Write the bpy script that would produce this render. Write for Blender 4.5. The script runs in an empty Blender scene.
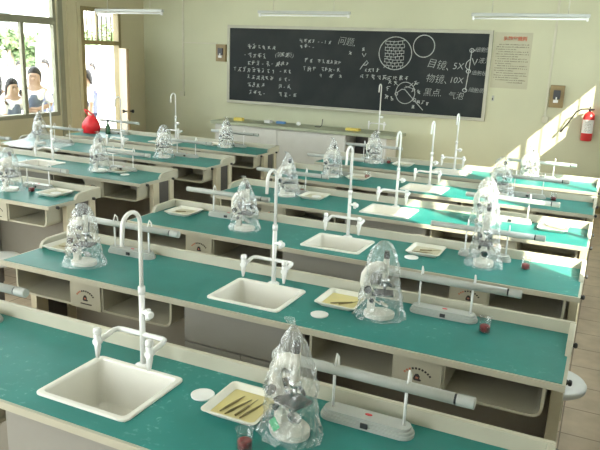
import bpy, bmesh, math, random
from mathutils import Vector, Matrix
random.seed(7)
PI = math.pi
S = bpy.context.scene
COL = S.collection

# ---------------------------------------------------------------- measures
L, D, P, AISLE, T = 2.8, 0.524, 1.0227, 0.6925, 0.78
XL, XR, YB, YW, ZC = -7.3, 0.47, -2.6, 8.03, 3.2
LX = -L - AISLE                      # right end of the left block

# ---------------------------------------------------------------- materials
def mat(name, col, rough=.5, metal=0., noise=None, bump=None, spec=.5):
    m = bpy.data.materials.new(name); m.use_nodes = True
    nt = m.node_tree; b = nt.nodes['Principled BSDF']
    b.inputs['Base Color'].default_value = (*col, 1)
    b.inputs['Roughness'].default_value = rough
    b.inputs['Metallic'].default_value = metal
    b.inputs['Specular IOR Level'].default_value = spec
    tc = nt.nodes.new('ShaderNodeTexCoord')
    if noise:
        sc, col2, lo, hi = noise
        n = nt.nodes.new('ShaderNodeTexNoise'); n.inputs['Scale'].default_value = sc
        n.inputs['Detail'].default_value = 6
        nt.links.new(tc.outputs['Object'], n.inputs['Vector'])
        r = nt.nodes.new('ShaderNodeValToRGB')
        r.color_ramp.elements[0].position = lo; r.color_ramp.elements[0].color = (*col, 1)
        r.color_ramp.elements[1].position = hi; r.color_ramp.elements[1].color = (*col2, 1)
        nt.links.new(n.outputs['Fac'], r.inputs['Fac'])
        nt.links.new(r.outputs['Color'], b.inputs['Base Color'])
    if bump:
        sc, st = bump
        n = nt.nodes.new('ShaderNodeTexNoise'); n.inputs['Scale'].default_value = sc
        nt.links.new(tc.outputs['Object'], n.inputs['Vector'])
        bp = nt.nodes.new('ShaderNodeBump'); bp.inputs['Strength'].default_value = st
        bp.inputs['Distance'].default_value = .01
        nt.links.new(n.outputs['Fac'], bp.inputs['Height'])
        nt.links.new(bp.outputs['Normal'], b.inputs['Normal'])
    return m

M = {}
M['wall'] = mat('cream wall paint', (.59, .60, .42), .75, noise=(1.1, (.53, .54, .375), .35, .75), bump=(40, .04))
M['sidewall'] = mat('white wash', (.60, .60, .55), .8, noise=(1.1, (.56, .56, .51), .35, .75))
M['shadewall'] = mat('shade toned wall paint', (.55, .50, .32), .7, noise=(1.1, (.49, .445, .28), .35, .75))  # room wall paint darkened towards tan, backlit shade put into the colour
M['ceiling'] = mat('ceiling paint', (.70, .70, .66), .8, noise=(2, (.66, .66, .62), .3, .7))
M['cream'] = mat('cream plastic', (.49, .465, .355), .42, noise=(5, (.43, .41, .31), .3, .75))
M['steel'] = mat('grey cabinet steel', (.31, .30, .262), .5, noise=(4, (.28, .27, .235), .3, .7))  # grey lowered so the colour carries the shade on side-lit cabinet fronts
M['leg'] = mat('tan leg enamel', (.58, .53, .38), .5, noise=(6, (.5, .45, .31), .3, .7))
M['dark'] = mat('dark panel', (.07, .065, .055), .6, noise=(8, (.1, .09, .08), .3, .7))
M['back'] = mat('grey brown panel', (.30, .275, .22), .6, noise=(3, (.25, .23, .18), .3, .7))
M['white'] = mat('white enamel', (.86, .86, .83), .25, noise=(9, (.82, .82, .78), .3, .7))
M['sink'] = mat('white ceramic', (.82, .80, .72), .3, noise=(5, (.76, .74, .65), .3, .8))
M['lampgrey'] = mat('lamp grey plastic', (.44, .455, .415), .35, noise=(9, (.40, .415, .375), .3, .7))
M['black'] = mat('black plastic', (.02, .02, .022), .35, noise=(9, (.03, .03, .03), .3, .7))
M['micro'] = mat('microscope enamel', (.74, .72, .62), .35, noise=(12, (.68, .66, .56), .3, .7))
M['chrome'] = mat('chrome', (.7, .7, .7), .2, 1, noise=(12, (.6, .6, .6), .3, .7))
M['red'] = mat('red enamel', (.62, .03, .03), .3, noise=(8, (.52, .02, .02), .3, .7))
M['redbag'] = mat('red nylon', (.80, .015, .02), .45, noise=(14, (.6, .01, .015), .3, .7), bump=(25, .5))
M['redliq'] = mat('red specimen', (.26, .008, .014), .35, noise=(60, (.40, .06, .06), .45, .62))
M['tray'] = mat('white tray enamel', (.76, .75, .66), .35, noise=(14, (.70, .68, .56), .3, .7))
M['wax'] = mat('yellow tray wax', (.70, .60, .24), .55, noise=(10, (.62, .55, .28), .3, .75))
M['waxpale'] = mat('pale tray wax', (.62, .58, .42), .55, noise=(10, (.55, .52, .38), .3, .75))
M['tool'] = mat('brass tool', (.30, .25, .12), .35, .8, noise=(30, (.2, .17, .08), .3, .7))
M['paper'] = mat('white paper', (.82, .82, .78), .8, noise=(20, (.78, .78, .74), .3, .7))
M['poster'] = mat('poster paper', (.50, .49, .35), .8, noise=(5, (.46, .45, .32), .3, .7))
M['redink'] = mat('red ink', (.55, .16, .09), .8, noise=(20, (.50, .18, .11), .3, .7))
M['ink'] = mat('grey ink', (.20, .185, .14), .8, noise=(20, (.25, .235, .18), .3, .7))
M['blackink'] = mat('black ink', (.03, .025, .025), .8, noise=(20, (.05, .04, .04), .3, .7))
M['board'] = mat('blackboard slate', (.012, .017, .017), .55, noise=(2.2, (.030, .036, .035), .45, .8), spec=.25)
M['chalk'] = mat('white chalk', (.56, .58, .56), .95, noise=(45, (.34, .36, .34), .35, .7))
M['aluminium'] = mat('aluminium frame', (.46, .45, .36), .45, .1, noise=(6, (.42, .41, .32), .3, .7))
M['wood'] = mat('varnished wood', (.29, .21, .085), .45, noise=(9, (.22, .155, .06), .35, .7))
M['doorwood'] = mat('pale door wood', (.34, .23, .11), .5, noise=(5, (.29, .2, .09), .35, .7))
M['olive'] = mat('olive frame paint', (.27, .22, .10), .5, noise=(6, (.22, .18, .08), .35, .7))
M['winframe'] = mat('window frame paint', (.27, .265, .18), .5, noise=(6, (.23, .225, .15), .35, .7))
M['greentop'] = mat('grey green laminate', (.36, .39, .27), .45, noise=(6, (.31, .34, .23), .35, .7))
M['tcab'] = mat('pale cabinet', (.62, .61, .55), .45, noise=(5, (.57, .56, .5), .35, .7))
M['tube'] = mat('white lamp tube', (.85, .86, .83), .3, noise=(6, (.8, .82, .78), .35, .7))
M['conduit'] = mat('white conduit', (.60, .59, .46), .5, noise=(6, (.55, .54, .41), .35, .7))
M['skin'] = mat('skin', (.40, .27, .20), .55, noise=(20, (.36, .24, .17), .35, .7))
M['hair'] = mat('black hair', (.012, .010, .010), .45, noise=(60, (.03, .025, .025), .35, .7))
M['shirt'] = mat('white shirt cloth', (.80, .81, .84), .85, noise=(30, (.75, .76, .8), .35, .7))
M['vest'] = mat('navy vest cloth', (.12, .15, .21), .9, noise=(40, (.10, .125, .18), .35, .7))
M['trousers'] = mat('dark trousers', (.06, .07, .12), .9, noise=(40, (.05, .055, .1), .35, .7))
M['bark'] = mat('bark', (.34, .28, .19), .9, noise=(8, (.25, .2, .13), .35, .7))
M['leaf'] = mat('leaf green', (.11, .17, .075), .6, noise=(3, (.20, .28, .13), .35, .7))
M['concrete'] = mat('pale yard concrete', (.78, .77, .73), .9, noise=(.8, (.7, .69, .65), .35, .7))
M['farwall'] = mat('white rendered wall', (.85, .85, .83), .85, noise=(.8, (.8, .8, .77), .35, .7))
M['farglass'] = mat('dark window glass', (.12, .14, .16), .2, noise=(2, (.1, .12, .14), .35, .7))
M['stool'] = mat('grey stool plastic', (.60, .61, .58), .4, noise=(9, (.55, .56, .53), .35, .7))
M['yellow'] = mat('yellow card', (.75, .60, .12), .6, noise=(9, (.65, .5, .1), .35, .7))
M['blue'] = mat('blue card', (.10, .25, .50), .6, noise=(9, (.08, .2, .42), .35, .7))
M['green'] = mat('green sticker', (.06, .50, .20), .5, noise=(40, (.1, .62, .3), .35, .7))
M['bottle'] = mat('dark green glass', (.04, .12, .06), .2, noise=(9, (.03, .1, .05), .35, .7))

def teal():
    m = mat('teal laminate', (.012, .235, .195), .40, spec=.34)
    nt = m.node_tree; b = nt.nodes['Principled BSDF']
    tc = [n for n in nt.nodes if n.type == 'TEX_COORD'][0]
    geo = nt.nodes.new('ShaderNodeNewGeometry')
    n1 = nt.nodes.new('ShaderNodeTexNoise'); n1.inputs['Scale'].default_value = 3.2; n1.inputs['Detail'].default_value = 8
    n2 = nt.nodes.new('ShaderNodeTexNoise'); n2.inputs['Scale'].default_value = 48; n2.inputs['Detail'].default_value = 3
    for n in (n1, n2): nt.links.new(geo.outputs['Position'], n.inputs['Vector'])
    r1 = nt.nodes.new('ShaderNodeValToRGB')
    r1.color_ramp.elements[0].position = .3; r1.color_ramp.elements[0].color = (.012, .168, .150, 1)
    r1.color_ramp.elements[1].position = .72; r1.color_ramp.elements[1].color = (.026, .238, .212, 1)
    nt.links.new(n1.outputs['Fac'], r1.inputs['Fac'])
    # dried splashes: pale speckles in patches
    r2 = nt.nodes.new('ShaderNodeValToRGB'); r2.color_ramp.elements[0].position = .60; r2.color_ramp.elements[1].position = .70
    r3 = nt.nodes.new('ShaderNodeValToRGB'); r3.color_ramp.elements[0].position = .50; r3.color_ramp.elements[1].position = .68
    nt.links.new(n2.outputs['Fac'], r2.inputs['Fac']); nt.links.new(n1.outputs['Fac'], r3.inputs['Fac'])
    mu = nt.nodes.new('ShaderNodeMath'); mu.operation = 'MULTIPLY'
    nt.links.new(r2.outputs['Color'], mu.inputs[0]); nt.links.new(r3.outputs['Color'], mu.inputs[1])
    m2 = nt.nodes.new('ShaderNodeMath'); m2.operation = 'MULTIPLY'; m2.inputs[1].default_value = .38
    nt.links.new(mu.outputs[0], m2.inputs[0])
    mx = nt.nodes.new('ShaderNodeMix'); mx.data_type = 'RGBA'
    nt.links.new(m2.outputs[0], mx.inputs['Factor'])
    nt.links.new(r1.outputs['Color'], mx.inputs['A']); mx.inputs['B'].default_value = (.30, .58, .53, 1)
    nt.links.new(mx.outputs['Result'], b.inputs['Base Color'])
    return m
M['teal'] = teal()

def floor_mat():
    m = mat('floor tiles', (.4, .3, .2), .5)
    nt = m.node_tree; b = nt.nodes['Principled BSDF']
    tc = [n for n in nt.nodes if n.type == 'TEX_COORD'][0]
    br = nt.nodes.new('ShaderNodeTexBrick'); br.inputs['Scale'].default_value = 1
    br.inputs['Brick Width'].default_value = .30; br.inputs['Row Height'].default_value = .30
    br.offset = 0; br.inputs['Mortar Size'].default_value = .004
    br.inputs['Color1'].default_value = (.52, .42, .30, 1); br.inputs['Color2'].default_value = (.47, .375, .27, 1)
    br.inputs['Mortar'].default_value = (.22, .17, .12, 1)
    nt.links.new(tc.outputs['Object'], br.inputs['Vector'])
    n = nt.nodes.new('ShaderNodeTexNoise'); n.inputs['Scale'].default_value = 7; n.inputs['Detail'].default_value = 8
    nt.links.new(tc.outputs['Object'], n.inputs['Vector'])
    mx = nt.nodes.new('ShaderNodeMix'); mx.data_type = 'RGBA'; mx.blend_type = 'OVERLAY'
    mx.inputs['Factor'].default_value = .35
    nt.links.new(br.outputs['Color'], mx.inputs['A']); nt.links.new(n.outputs['Fac'], mx.inputs['B'])
    nt.links.new(mx.outputs['Result'], b.inputs['Base Color'])
    return m
M['floor'] = floor_mat()

def clear(name, tint, gloss, milk, rough=.08, bump=0, stretch=None):
    m = bpy.data.materials.new(name); m.use_nodes = True
    nt = m.node_tree; nt.nodes.clear()
    out = nt.nodes.new('ShaderNodeOutputMaterial')
    t = nt.nodes.new('ShaderNodeBsdfTransparent'); t.inputs[0].default_value = (*tint, 1)
    g = nt.nodes.new('ShaderNodeBsdfGlossy'); g.inputs['Roughness'].default_value = rough
    d = nt.nodes.new('ShaderNodeBsdfDiffuse'); d.inputs[0].default_value = (.85, .87, .85, 1)
    lw = nt.nodes.new('ShaderNodeLayerWeight'); lw.inputs['Blend'].default_value = .35
    a = nt.nodes.new('ShaderNodeMixShader'); b = nt.nodes.new('ShaderNodeMixShader')
    ml = nt.nodes.new('ShaderNodeMath'); ml.operation = 'MULTIPLY_ADD'
    ml.inputs[1].default_value = gloss * 1.6; ml.inputs[2].default_value = gloss * .35; ml.use_clamp = True
    nt.links.new(lw.outputs['Facing'], ml.inputs[0])
    tc = nt.nodes.new('ShaderNodeTexCoord'); n = nt.nodes.new('ShaderNodeTexNoise')
    n.inputs['Scale'].default_value = 22; n.inputs['Detail'].default_value = 5
    if stretch:
        mp = nt.nodes.new('ShaderNodeMapping'); mp.inputs['Scale'].default_value = stretch
        nt.links.new(tc.outputs['Object'], mp.inputs['Vector']); nt.links.new(mp.outputs['Vector'], n.inputs['Vector'])
        n.inputs['Scale'].default_value = 1; n.inputs['Distortion'].default_value = 1.2
    else: nt.links.new(tc.outputs['Object'], n.inputs['Vector'])
    if bump:
        bp = nt.nodes.new('ShaderNodeBump'); bp.inputs['Strength'].default_value = bump; bp.inputs['Distance'].default_value = .02
        nt.links.new(n.outputs['Fac'], bp.inputs['Height'])
        nt.links.new(bp.outputs['Normal'], g.inputs['Normal'])
    mm = nt.nodes.new('ShaderNodeMath'); mm.operation = 'MULTIPLY'; mm.inputs[1].default_value = milk * 2
    nt.links.new(n.outputs['Fac'], mm.inputs[0])
    nt.links.new(mm.outputs[0], a.inputs[0]); nt.links.new(t.outputs[0], a.inputs[1]); nt.links.new(d.outputs[0], a.inputs[2])
    nt.links.new(ml.outputs[0], b.inputs[0]); nt.links.new(a.outputs[0], b.inputs[1]); nt.links.new(g.outputs[0], b.inputs[2])
    nt.links.new(b.outputs[0], out.inputs[0])
    return m
M['film'] = clear('clear plastic film', (.965, .975, .97), .27, .10, .16, 1.0, (26, 26, 7))
M['glass'] = clear('window glass', (.97, .985, .98), .06, .004, .02)
M['beaker'] = clear('beaker glass', (.97, .975, .97), .16, .01, .05)

# ---------------------------------------------------------------- mesh builder
class MB:
    def __init__(s): s.bm = bmesh.new()
    def box(s, x0, x1, y0, y1, z0, z1, bev=0, seg=2, mi=0):
        r = bmesh.ops.create_cube(s.bm, size=1)
        vs = r['verts']
        for v in vs:
            v.co = Vector(((x0+x1)/2 + v.co.x*(x1-x0), (y0+y1)/2 + v.co.y*(y1-y0), (z0+z1)/2 + v.co.z*(z1-z0)))
        fs = set(f for v in vs for f in v.link_faces)
        if mi:
            for f in fs: f.material_index = mi
        if bev:
            es = list(set(e for v in vs for e in v.link_edges))
            bmesh.ops.bevel(s.bm, geom=es, offset=bev, segments=seg, affect='EDGES', profile=.6)
        return s
    def ring(s, c, u, v, r, n, sx=1, sy=1):
        return [s.bm.verts.new(c + u*(math.cos(2*PI*i/n)*r*sx) + v*(math.sin(2*PI*i/n)*r*sy)) for i in range(n)]
    def skin(s, rings, cap0=True, cap1=True, mi=0):
        for a, b in zip(rings, rings[1:]):
            n = len(a)
            for i in range(n):
                f = s.bm.faces.new((a[i], a[(i+1) % n], b[(i+1) % n], b[i])); f.material_index = mi; f.smooth = True
        if cap0: f = s.bm.faces.new(list(reversed(rings[0]))); f.material_index = mi
        if cap1: f = s.bm.faces.new(rings[-1]); f.material_index = mi
    def tube(s, pts, r, n=10, mi=0, sx=1, sy=1, cap=True):
        pts = [Vector(p) for p in pts]
        rs = r if isinstance(r, (list, tuple)) else [r]*len(pts)
        rings = []; u = None
        for i, p in enumerate(pts):
            d = (pts[min(i+1, len(pts)-1)] - pts[max(i-1, 0)]).normalized()
            if u is None:
                a = Vector((0, 1, 0)) if abs(d.y) < .9 else Vector((1, 0, 0))
                u = a.cross(d).normalized()
            u = (u - d*u.dot(d)).normalized()
            rings.append(s.ring(p, u, d.cross(u), rs[i], n, sx, sy))
        s.skin(rings, cap, cap, mi)
        return s
    def lathe(s, prof, c=(0, 0, 0), n=20, mi=0, cap0=True, cap1=True):
        c = Vector(c)
        rings = [s.ring(c + Vector((0, 0, z)), Vector((1, 0, 0)), Vector((0, 1, 0)), max(r, 1e-4), n) for r, z in prof]
        s.skin(rings, cap0, cap1, mi)
        return s
    def prism(s, pts, axis, a0, a1, mi=0, bev=0):
        def mk(p, a):
            return {'x': Vector((a, p[0], p[1])), 'y': Vector((p[0], a, p[1])), 'z': Vector((p[0], p[1], a))}[axis]
        A = [s.bm.verts.new(mk(p, a0)) for p in pts]; B = [s.bm.verts.new(mk(p, a1)) for p in pts]
        n = len(pts); fs = [s.bm.faces.new(list(reversed(A))), s.bm.faces.new(B)]
        for i in range(n): fs.append(s.bm.faces.new((A[i], A[(i+1) % n], B[(i+1) % n], B[i])))
        for f in fs: f.material_index = mi
        if bev:
            es = list(set(e for f in fs[:2] for e in f.edges))
            bmesh.ops.bevel(s.bm, geom=es, offset=bev, segments=2, affect='EDGES', profile=.6)
        return s
    def slab_hole(s, x0, x1, y0, y1, z0, z1, hx0, hx1, hy0, hy1):
        xs, ys = [x0, hx0, hx1, x1], [y0, hy0, hy1, y1]
        g = {}
        for k, z in enumerate((z0, z1)):
            for i, x in enumerate(xs):
                for j, y in enumerate(ys): g[i, j, k] = s.bm.verts.new((x, y, z))
        for i in range(3):
            for j in range(3):
                if (i, j) == (1, 1): continue
                s.bm.faces.new([g[i, j, 1], g[i+1, j, 1], g[i+1, j+1, 1], g[i, j+1, 1]])
                s.bm.faces.new([g[i, j, 0], g[i, j+1, 0], g[i+1, j+1, 0], g[i+1, j, 0]])
        for i in range(3):
            s.bm.faces.new([g[i, 0, 0], g[i+1, 0, 0], g[i+1, 0, 1], g[i, 0, 1]])
            s.bm.faces.new([g[i, 3, 0], g[i, 3, 1], g[i+1, 3, 1], g[i+1, 3, 0]])
            s.bm.faces.new([g[0, i, 0], g[0, i, 1], g[0, i+1, 1], g[0, i+1, 0]])
            s.bm.faces.new([g[3, i, 0], g[3, i+1, 0], g[3, i+1, 1], g[3, i, 1]])
        for (a, b) in (((1, 1), (2, 1)), ((2, 1), (2, 2)), ((2, 2), (1, 2)), ((1, 2), (1, 1))):
            s.bm.faces.new([g[a[0], a[1], 0], g[b[0], b[1], 0], g[b[0], b[1], 1], g[a[0], a[1], 1]])
        return s
    def build(s, name, m, parent=None, loc=(0, 0, 0), smooth=None):
        bmesh.ops.recalc_face_normals(s.bm, faces=s.bm.faces)
        me = bpy.data.meshes.new(name); s.bm.to_mesh(me); s.bm.free()
        for x in (m if isinstance(m, (list, tuple)) else [m]): me.materials.append(M[x] if isinstance(x, str) else x)
        if smooth is not None:
            for p in me.polygons: p.use_smooth = smooth
        o = bpy.data.objects.new(name, me); COL.objects.link(o)
        o.location = loc; o.parent = parent
        return o

def tag(o, label=None, cat=None, group=None, kind=None):
    if label: o['label'] = label
    if cat: o['category'] = cat
    if group: o['group'] = group
    if kind: o['kind'] = kind
    return o
def empty(name, loc, label=None, cat=None, group=None, rz=0):
    o = bpy.data.objects.new(name, None); COL.objects.link(o)
    o.empty_display_size = .1
    o.location = loc; o.rotation_euler = (0, 0, rz)
    return tag(o, label, cat, group)
def copy_tree(o, parent=None):
    c = o.copy(); COL.objects.link(c); c.parent = parent
    for ch in list(o.children): copy_tree(ch, c)
    return c
def structure(o): o['kind'] = 'structure'; return o

def text_mesh(mb, txt, size, origin, ux, uz, mi=0, weight=0., depth=.002):
    """letters as solid flat shapes, laid along ux / uz from origin"""
    cu = bpy.data.curves.new('t', 'FONT'); cu.body = txt; cu.size = size; cu.offset = weight
    cu.extrude = depth
    o = bpy.data.objects.new('t', cu); COL.objects.link(o)
    dg = bpy.context.evaluated_depsgraph_get()
    me = bpy.data.meshes.new_from_object(o.evaluated_get(dg))
    ux, uz, og = Vector(ux), Vector(uz), Vector(origin); un = ux.cross(uz)
    vs = [mb.bm.verts.new(og + ux*v.co.x + uz*v.co.y + un*v.co.z) for v in me.vertices]
    for p in me.polygons:
        try:
            f = mb.bm.faces.new([vs[i] for i in p.vertices]); f.material_index = mi
        except ValueError: pass
    bpy.data.objects.remove(o); bpy.data.meshes.remove(me); bpy.data.curves.remove(cu)

# ---------------------------------------------------------------- the room
structure(MB().box(XL-.3, XR+.3, YB-.2, YW+.2, -.1, 0).build('floor', 'floor'))
structure(MB().box(XL-.3, XR+.3, YB-.2, YW+.2, ZC, ZC+.15).build('ceiling', 'ceiling'))
structure(MB().box(XL-.24, XR+.24, YW, YW+.2, 0, ZC).build('wall_front', 'wall'))
bwl = MB(); WB = [(-6.9, -4.4), (-3.6, -1.3)]; xx = XL-.24  # two unseen window openings added to bring in frontal daylight
for a_, b_ in WB:
    bwl.box(xx, a_, YB-.2, YB, 0, ZC); bwl.box(a_, b_, YB-.2, YB, 0, .9); bwl.box(a_, b_, YB-.2, YB, 2.9, ZC); xx = b_
bwl.box(xx, XR+.24, YB-.2, YB, 0, ZC)
structure(bwl.build('wall_back', 'sidewall'))

def side_wall(name, x0, x1, openings, paint='wall'):
    """openings: (y0, y1, z0, z1) sorted by y, not overlapping in y"""
    mb = MB(); y = YB
    for (a, b, z0, z1) in openings:
        if a > y: mb.box(x0, x1, y, a, 0, ZC)
        if z0 > 0: mb.box(x0, x1, a, b, 0, z0)
        mb.box(x0, x1, a, b, z1, ZC)
        y = b
    mb.box(x0, x1, y, YW, 0, ZC)
    return structure(mb.build(name, paint))
WL = [(-2.1, .3, .88, 2.9), (.8, 3.2, .88, 2.9), (3.65, 6.07, .88, 2.9)]
DL = (6.54, 7.42, 0, 2.45)
side_wall('wall_left', XL-.10, XL, WL + [DL], 'shadewall')
WR = [(1.90, 3.45, .88, 2.70), (4.15, 6.07, .88, 2.70)]
DR = (6.50, 7.62, 0, 2.46)
side_wall('wall_right', XR, XR+.07, WR + [DR], 'sidewall')
structure(MB().box(XL, XL+.012, YB, 6.5, 0, .1).build('baseboard_left', 'olive'))
structure(MB().box(XL, XR, YW-.012, YW, 0, .1).build('baseboard_front', 'olive'))

structure(MB().box(XL, XL+.018, 6.08, 6.17, .1, ZC).build('trim_1', 'winframe'))
structure(MB().box(XL, XL+.018, 6.47, 6.53, .1, 2.5).build('trim_2', 'shadewall'))
structure(MB().box(XL, XL+.018, 6.26, 6.285, .1, ZC).build('trim_3', 'shadewall'))
wn = [0]
def window(xa, xb, y0, y1, z0, z1, ztr, npane, frame='winframe', sides=1):
    wn[0] += 1
    root = structure(empty('window_%d' % wn[0], (0, 0, 0)))
    f = MB(); w = .055
    f.box(xa, xb, y0, y0+w, z0, z1); f.box(xa, xb, y1-w, y1, z0, z1)
    f.box(xa-.02, xb+.02, y0+w, y1-w, z0, z0+w); f.box(xa, xb, y0+w, y1-w, z1-w, z1)
    if ztr: f.box(xa-.01, xb+.01, y0+w, y1-w, ztr-.05, ztr+.05)
    f.build('window_frame', frame, root)
    n = npane
    m = MB()
    for i in range(1, n):
        y = y0 + (y1-y0)*i/n
        m.box(xa+.01, xb-.01, y-.028, y+.028, z0+w, (ztr-.05) if ztr else z1-w)
    m.build('window_mullion', frame, root)
    g = MB(); xc = (xa+xb)/2
    g.box(xc-.003, xc+.003, y0+w, y1-w, z0+w, (ztr-.05) if ztr else z1-w)
    if ztr: g.box(xc-.003, xc+.003, y0+w, y1-w, ztr+.05, z1-w)
    g.build('window_pane', 'glass', root)
for (y0, y1, z0, z1) in WL: window(XL-.085, XL-.015, y0, y1, z0, z1, 2.2, 4)
for (y0, y1, z0, z1) in WR: window(XR+.01, XR+.06, y0, y1, z0, z1, None, 3)

def door(n, x0, x1, y0, y1, zh, ztop, frame, rb=.011):
    root = structure(empty('door_%d' % n, (0, 0, 0)))
    f = MB(); w = .06
    f.box(x0, x1, y0, y0+w, 0, ztop); f.box(x0, x1, y1-w, y1, 0, ztop)
    f.box(x0, x1, y0+w, y1-w, zh, zh+.06); f.box(x0, x1, y0+w, y1-w, ztop-w, ztop)
    f.build('door_frame', frame, root)
    b = MB(); xc = (x0+x1)/2
    for i in range(1, 7):
        y = y0+w + (y1-y0-2*w)*i/7
        if i == 3: b.box(xc-.02, xc+.02, y-.016, y+.016, zh+.06, ztop-w)
        else: b.tube([(xc, y, zh+.06), (xc, y, ztop-w)], rb, 6)
    b.build('transom_bars', frame, root)
    return root
d1 = door(1, XL-.09, XL+.02, DL[0], DL[1], 1.905, 2.45, 'olive')
lf = MB().box(0, .79, -.02, .02, .02, 1.865, .004).build('door_leaf', 'doorwood', d1, (XL+.03, DL[1]-.05, 0))
lf.rotation_euler = (0, 0, math.atan2(-.50, .55))
kb = MB().lathe([(.012, 0), (.012, .03), (.026, .04), (.028, .06), (.015, .07)], n=12).build('door_knob', 'black', lf, (.72, -.02, .93))
kb.rotation_euler = (PI/2, 0, 0)
kb = MB().lathe([(.012, 0), (.012, .03), (.026, .04), (.028, .06), (.015, .07)], n=12).build('door_knob', 'black', lf, (.72, .02, .93))
kb.rotation_euler = (-PI/2, 0, 0)
d2 = door(2, XR-.01, XR+.07, DR[0], DR[1], 1.86, 2.46, 'olive', .006)
lf2 = MB().box(XR+.015, XR+.055, DR[0]+.06, DR[1]-.06, .02, 1.86, .004).build('door_leaf', 'doorwood', d2)
MB().lathe([(.012, 0), (.028, .04), (.015, .06)], n=12).build('door_knob', 'black', lf2, (XR+.01, DR[0]+.14, .95)).rotation_euler = (0, -PI/2, 0)

# ---------------------------------------------------------------- outdoors
structure(MB().box(-60, XL-.25, -30, 70, -.25, -.15).build('ground', 'concrete'))
fb = empty('school_building', (-29, 26, -.15), 'pale school building standing across the bright yard beyond the door', 'building')
MB().box(-3, 3, -9, 16, 0, 7).build('wall', 'farwall', fb)
for k, (yy, zz) in enumerate([(-1, 2.3), (2.0, 2.3), (5, 2.3), (-5, 2.3)]):
    MB().box(2.99, 3.04, yy, yy+1.1, zz, zz+1.3).build('window', 'farglass', fb)
MB().box(-3.3, 3.3, -9.3, 16.3, 7, 7.3).build('roof', 'tube', fb)
bw = MB().box(-17.3, -17, -6, 17.2, -.15, 1.05).box(-17.35, -16.95, -6, 17.2, 1.05, 1.12).build('yard_wall', 'farwall')
tag(bw, 'low white yard wall seen through the left window', 'wall')
sh = empty('shed', (-18.5, 21, -.15), 'white flat roofed shed filling the view through the open door', 'shed')
MB().box(-1.5, 1.5, -3.2, 4.5, 0, 1.95).build('wall', 'farwall', sh)
MB().box(-1.65, 1.65, -3.35, 4.65, 1.95, 2.03).build('roof', 'farwall', sh)
MB().box(1.49, 1.53, .5, 1.3, 1.0, 1.6).build('window', 'farglass', sh)

def tree(x, y, h, cr, label, seed, n=900, trunk_r=.13):
    rnd = random.Random(seed)
    root = empty('tree', (x, y, -.15), label, 'tree', 'trees in the school yard')
    MB().tube([(0, 0, 0), (.05, .03, h*.35), (-.03, .02, h*.6), (.02, 0, h*.85)], [trunk_r, trunk_r*.85, trunk_r*.7, trunk_r*.3], 8).build('trunk', 'bark', root)
    mb = MB()
    blobs = [(rnd.uniform(-cr, cr)*.7, rnd.uniform(-cr, cr)*.7, h*rnd.uniform(.5, .95), cr*rnd.uniform(.35, .6)) for _ in range(9)]
    for i in range(n):
        bx, by, bz, br = blobs[i % 9]
        d = Vector((rnd.gauss(0, 1), rnd.gauss(0, 1), rnd.gauss(0, 1))).normalized()*br*rnd.uniform(.6, 1)
        c = Vector((bx, by, bz)) + d
        u = Vector((rnd.gauss(0, 1), rnd.gauss(0, 1), rnd.gauss(0, 1))).normalized()
        v = u.cross(d).normalized()
        s = rnd.uniform(.08, .17)
        mb.bm.faces.new([mb.bm.verts.new(c + u*s), mb.bm.verts.new(c + v*s*.5), mb.bm.verts.new(c - u*s), mb.bm.verts.new(c - v*s*.5)])
    mb.build('foliage', 'leaf', root)
tree(-21.0, 14.2, 2.5, .95, 'green tree at the far left edge of the window view', 1)
tree(-18.2, 15.0, 2.6, .62, 'slim green tree with a straight pale trunk seen through the left window', 2, 800, .16)
tree(-20.8, 18.0, 2.4, .75, 'green tree behind the window mullion and tall pupil', 3)
tree(-22.6, 22.6, 2.7, .95, 'green tree seen beside the right frame of the left window', 4)
tree(-22.8, 25.8, 2.75, 1.1, 'green tree seen through the barred opening over the door', 5, 900)

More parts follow.
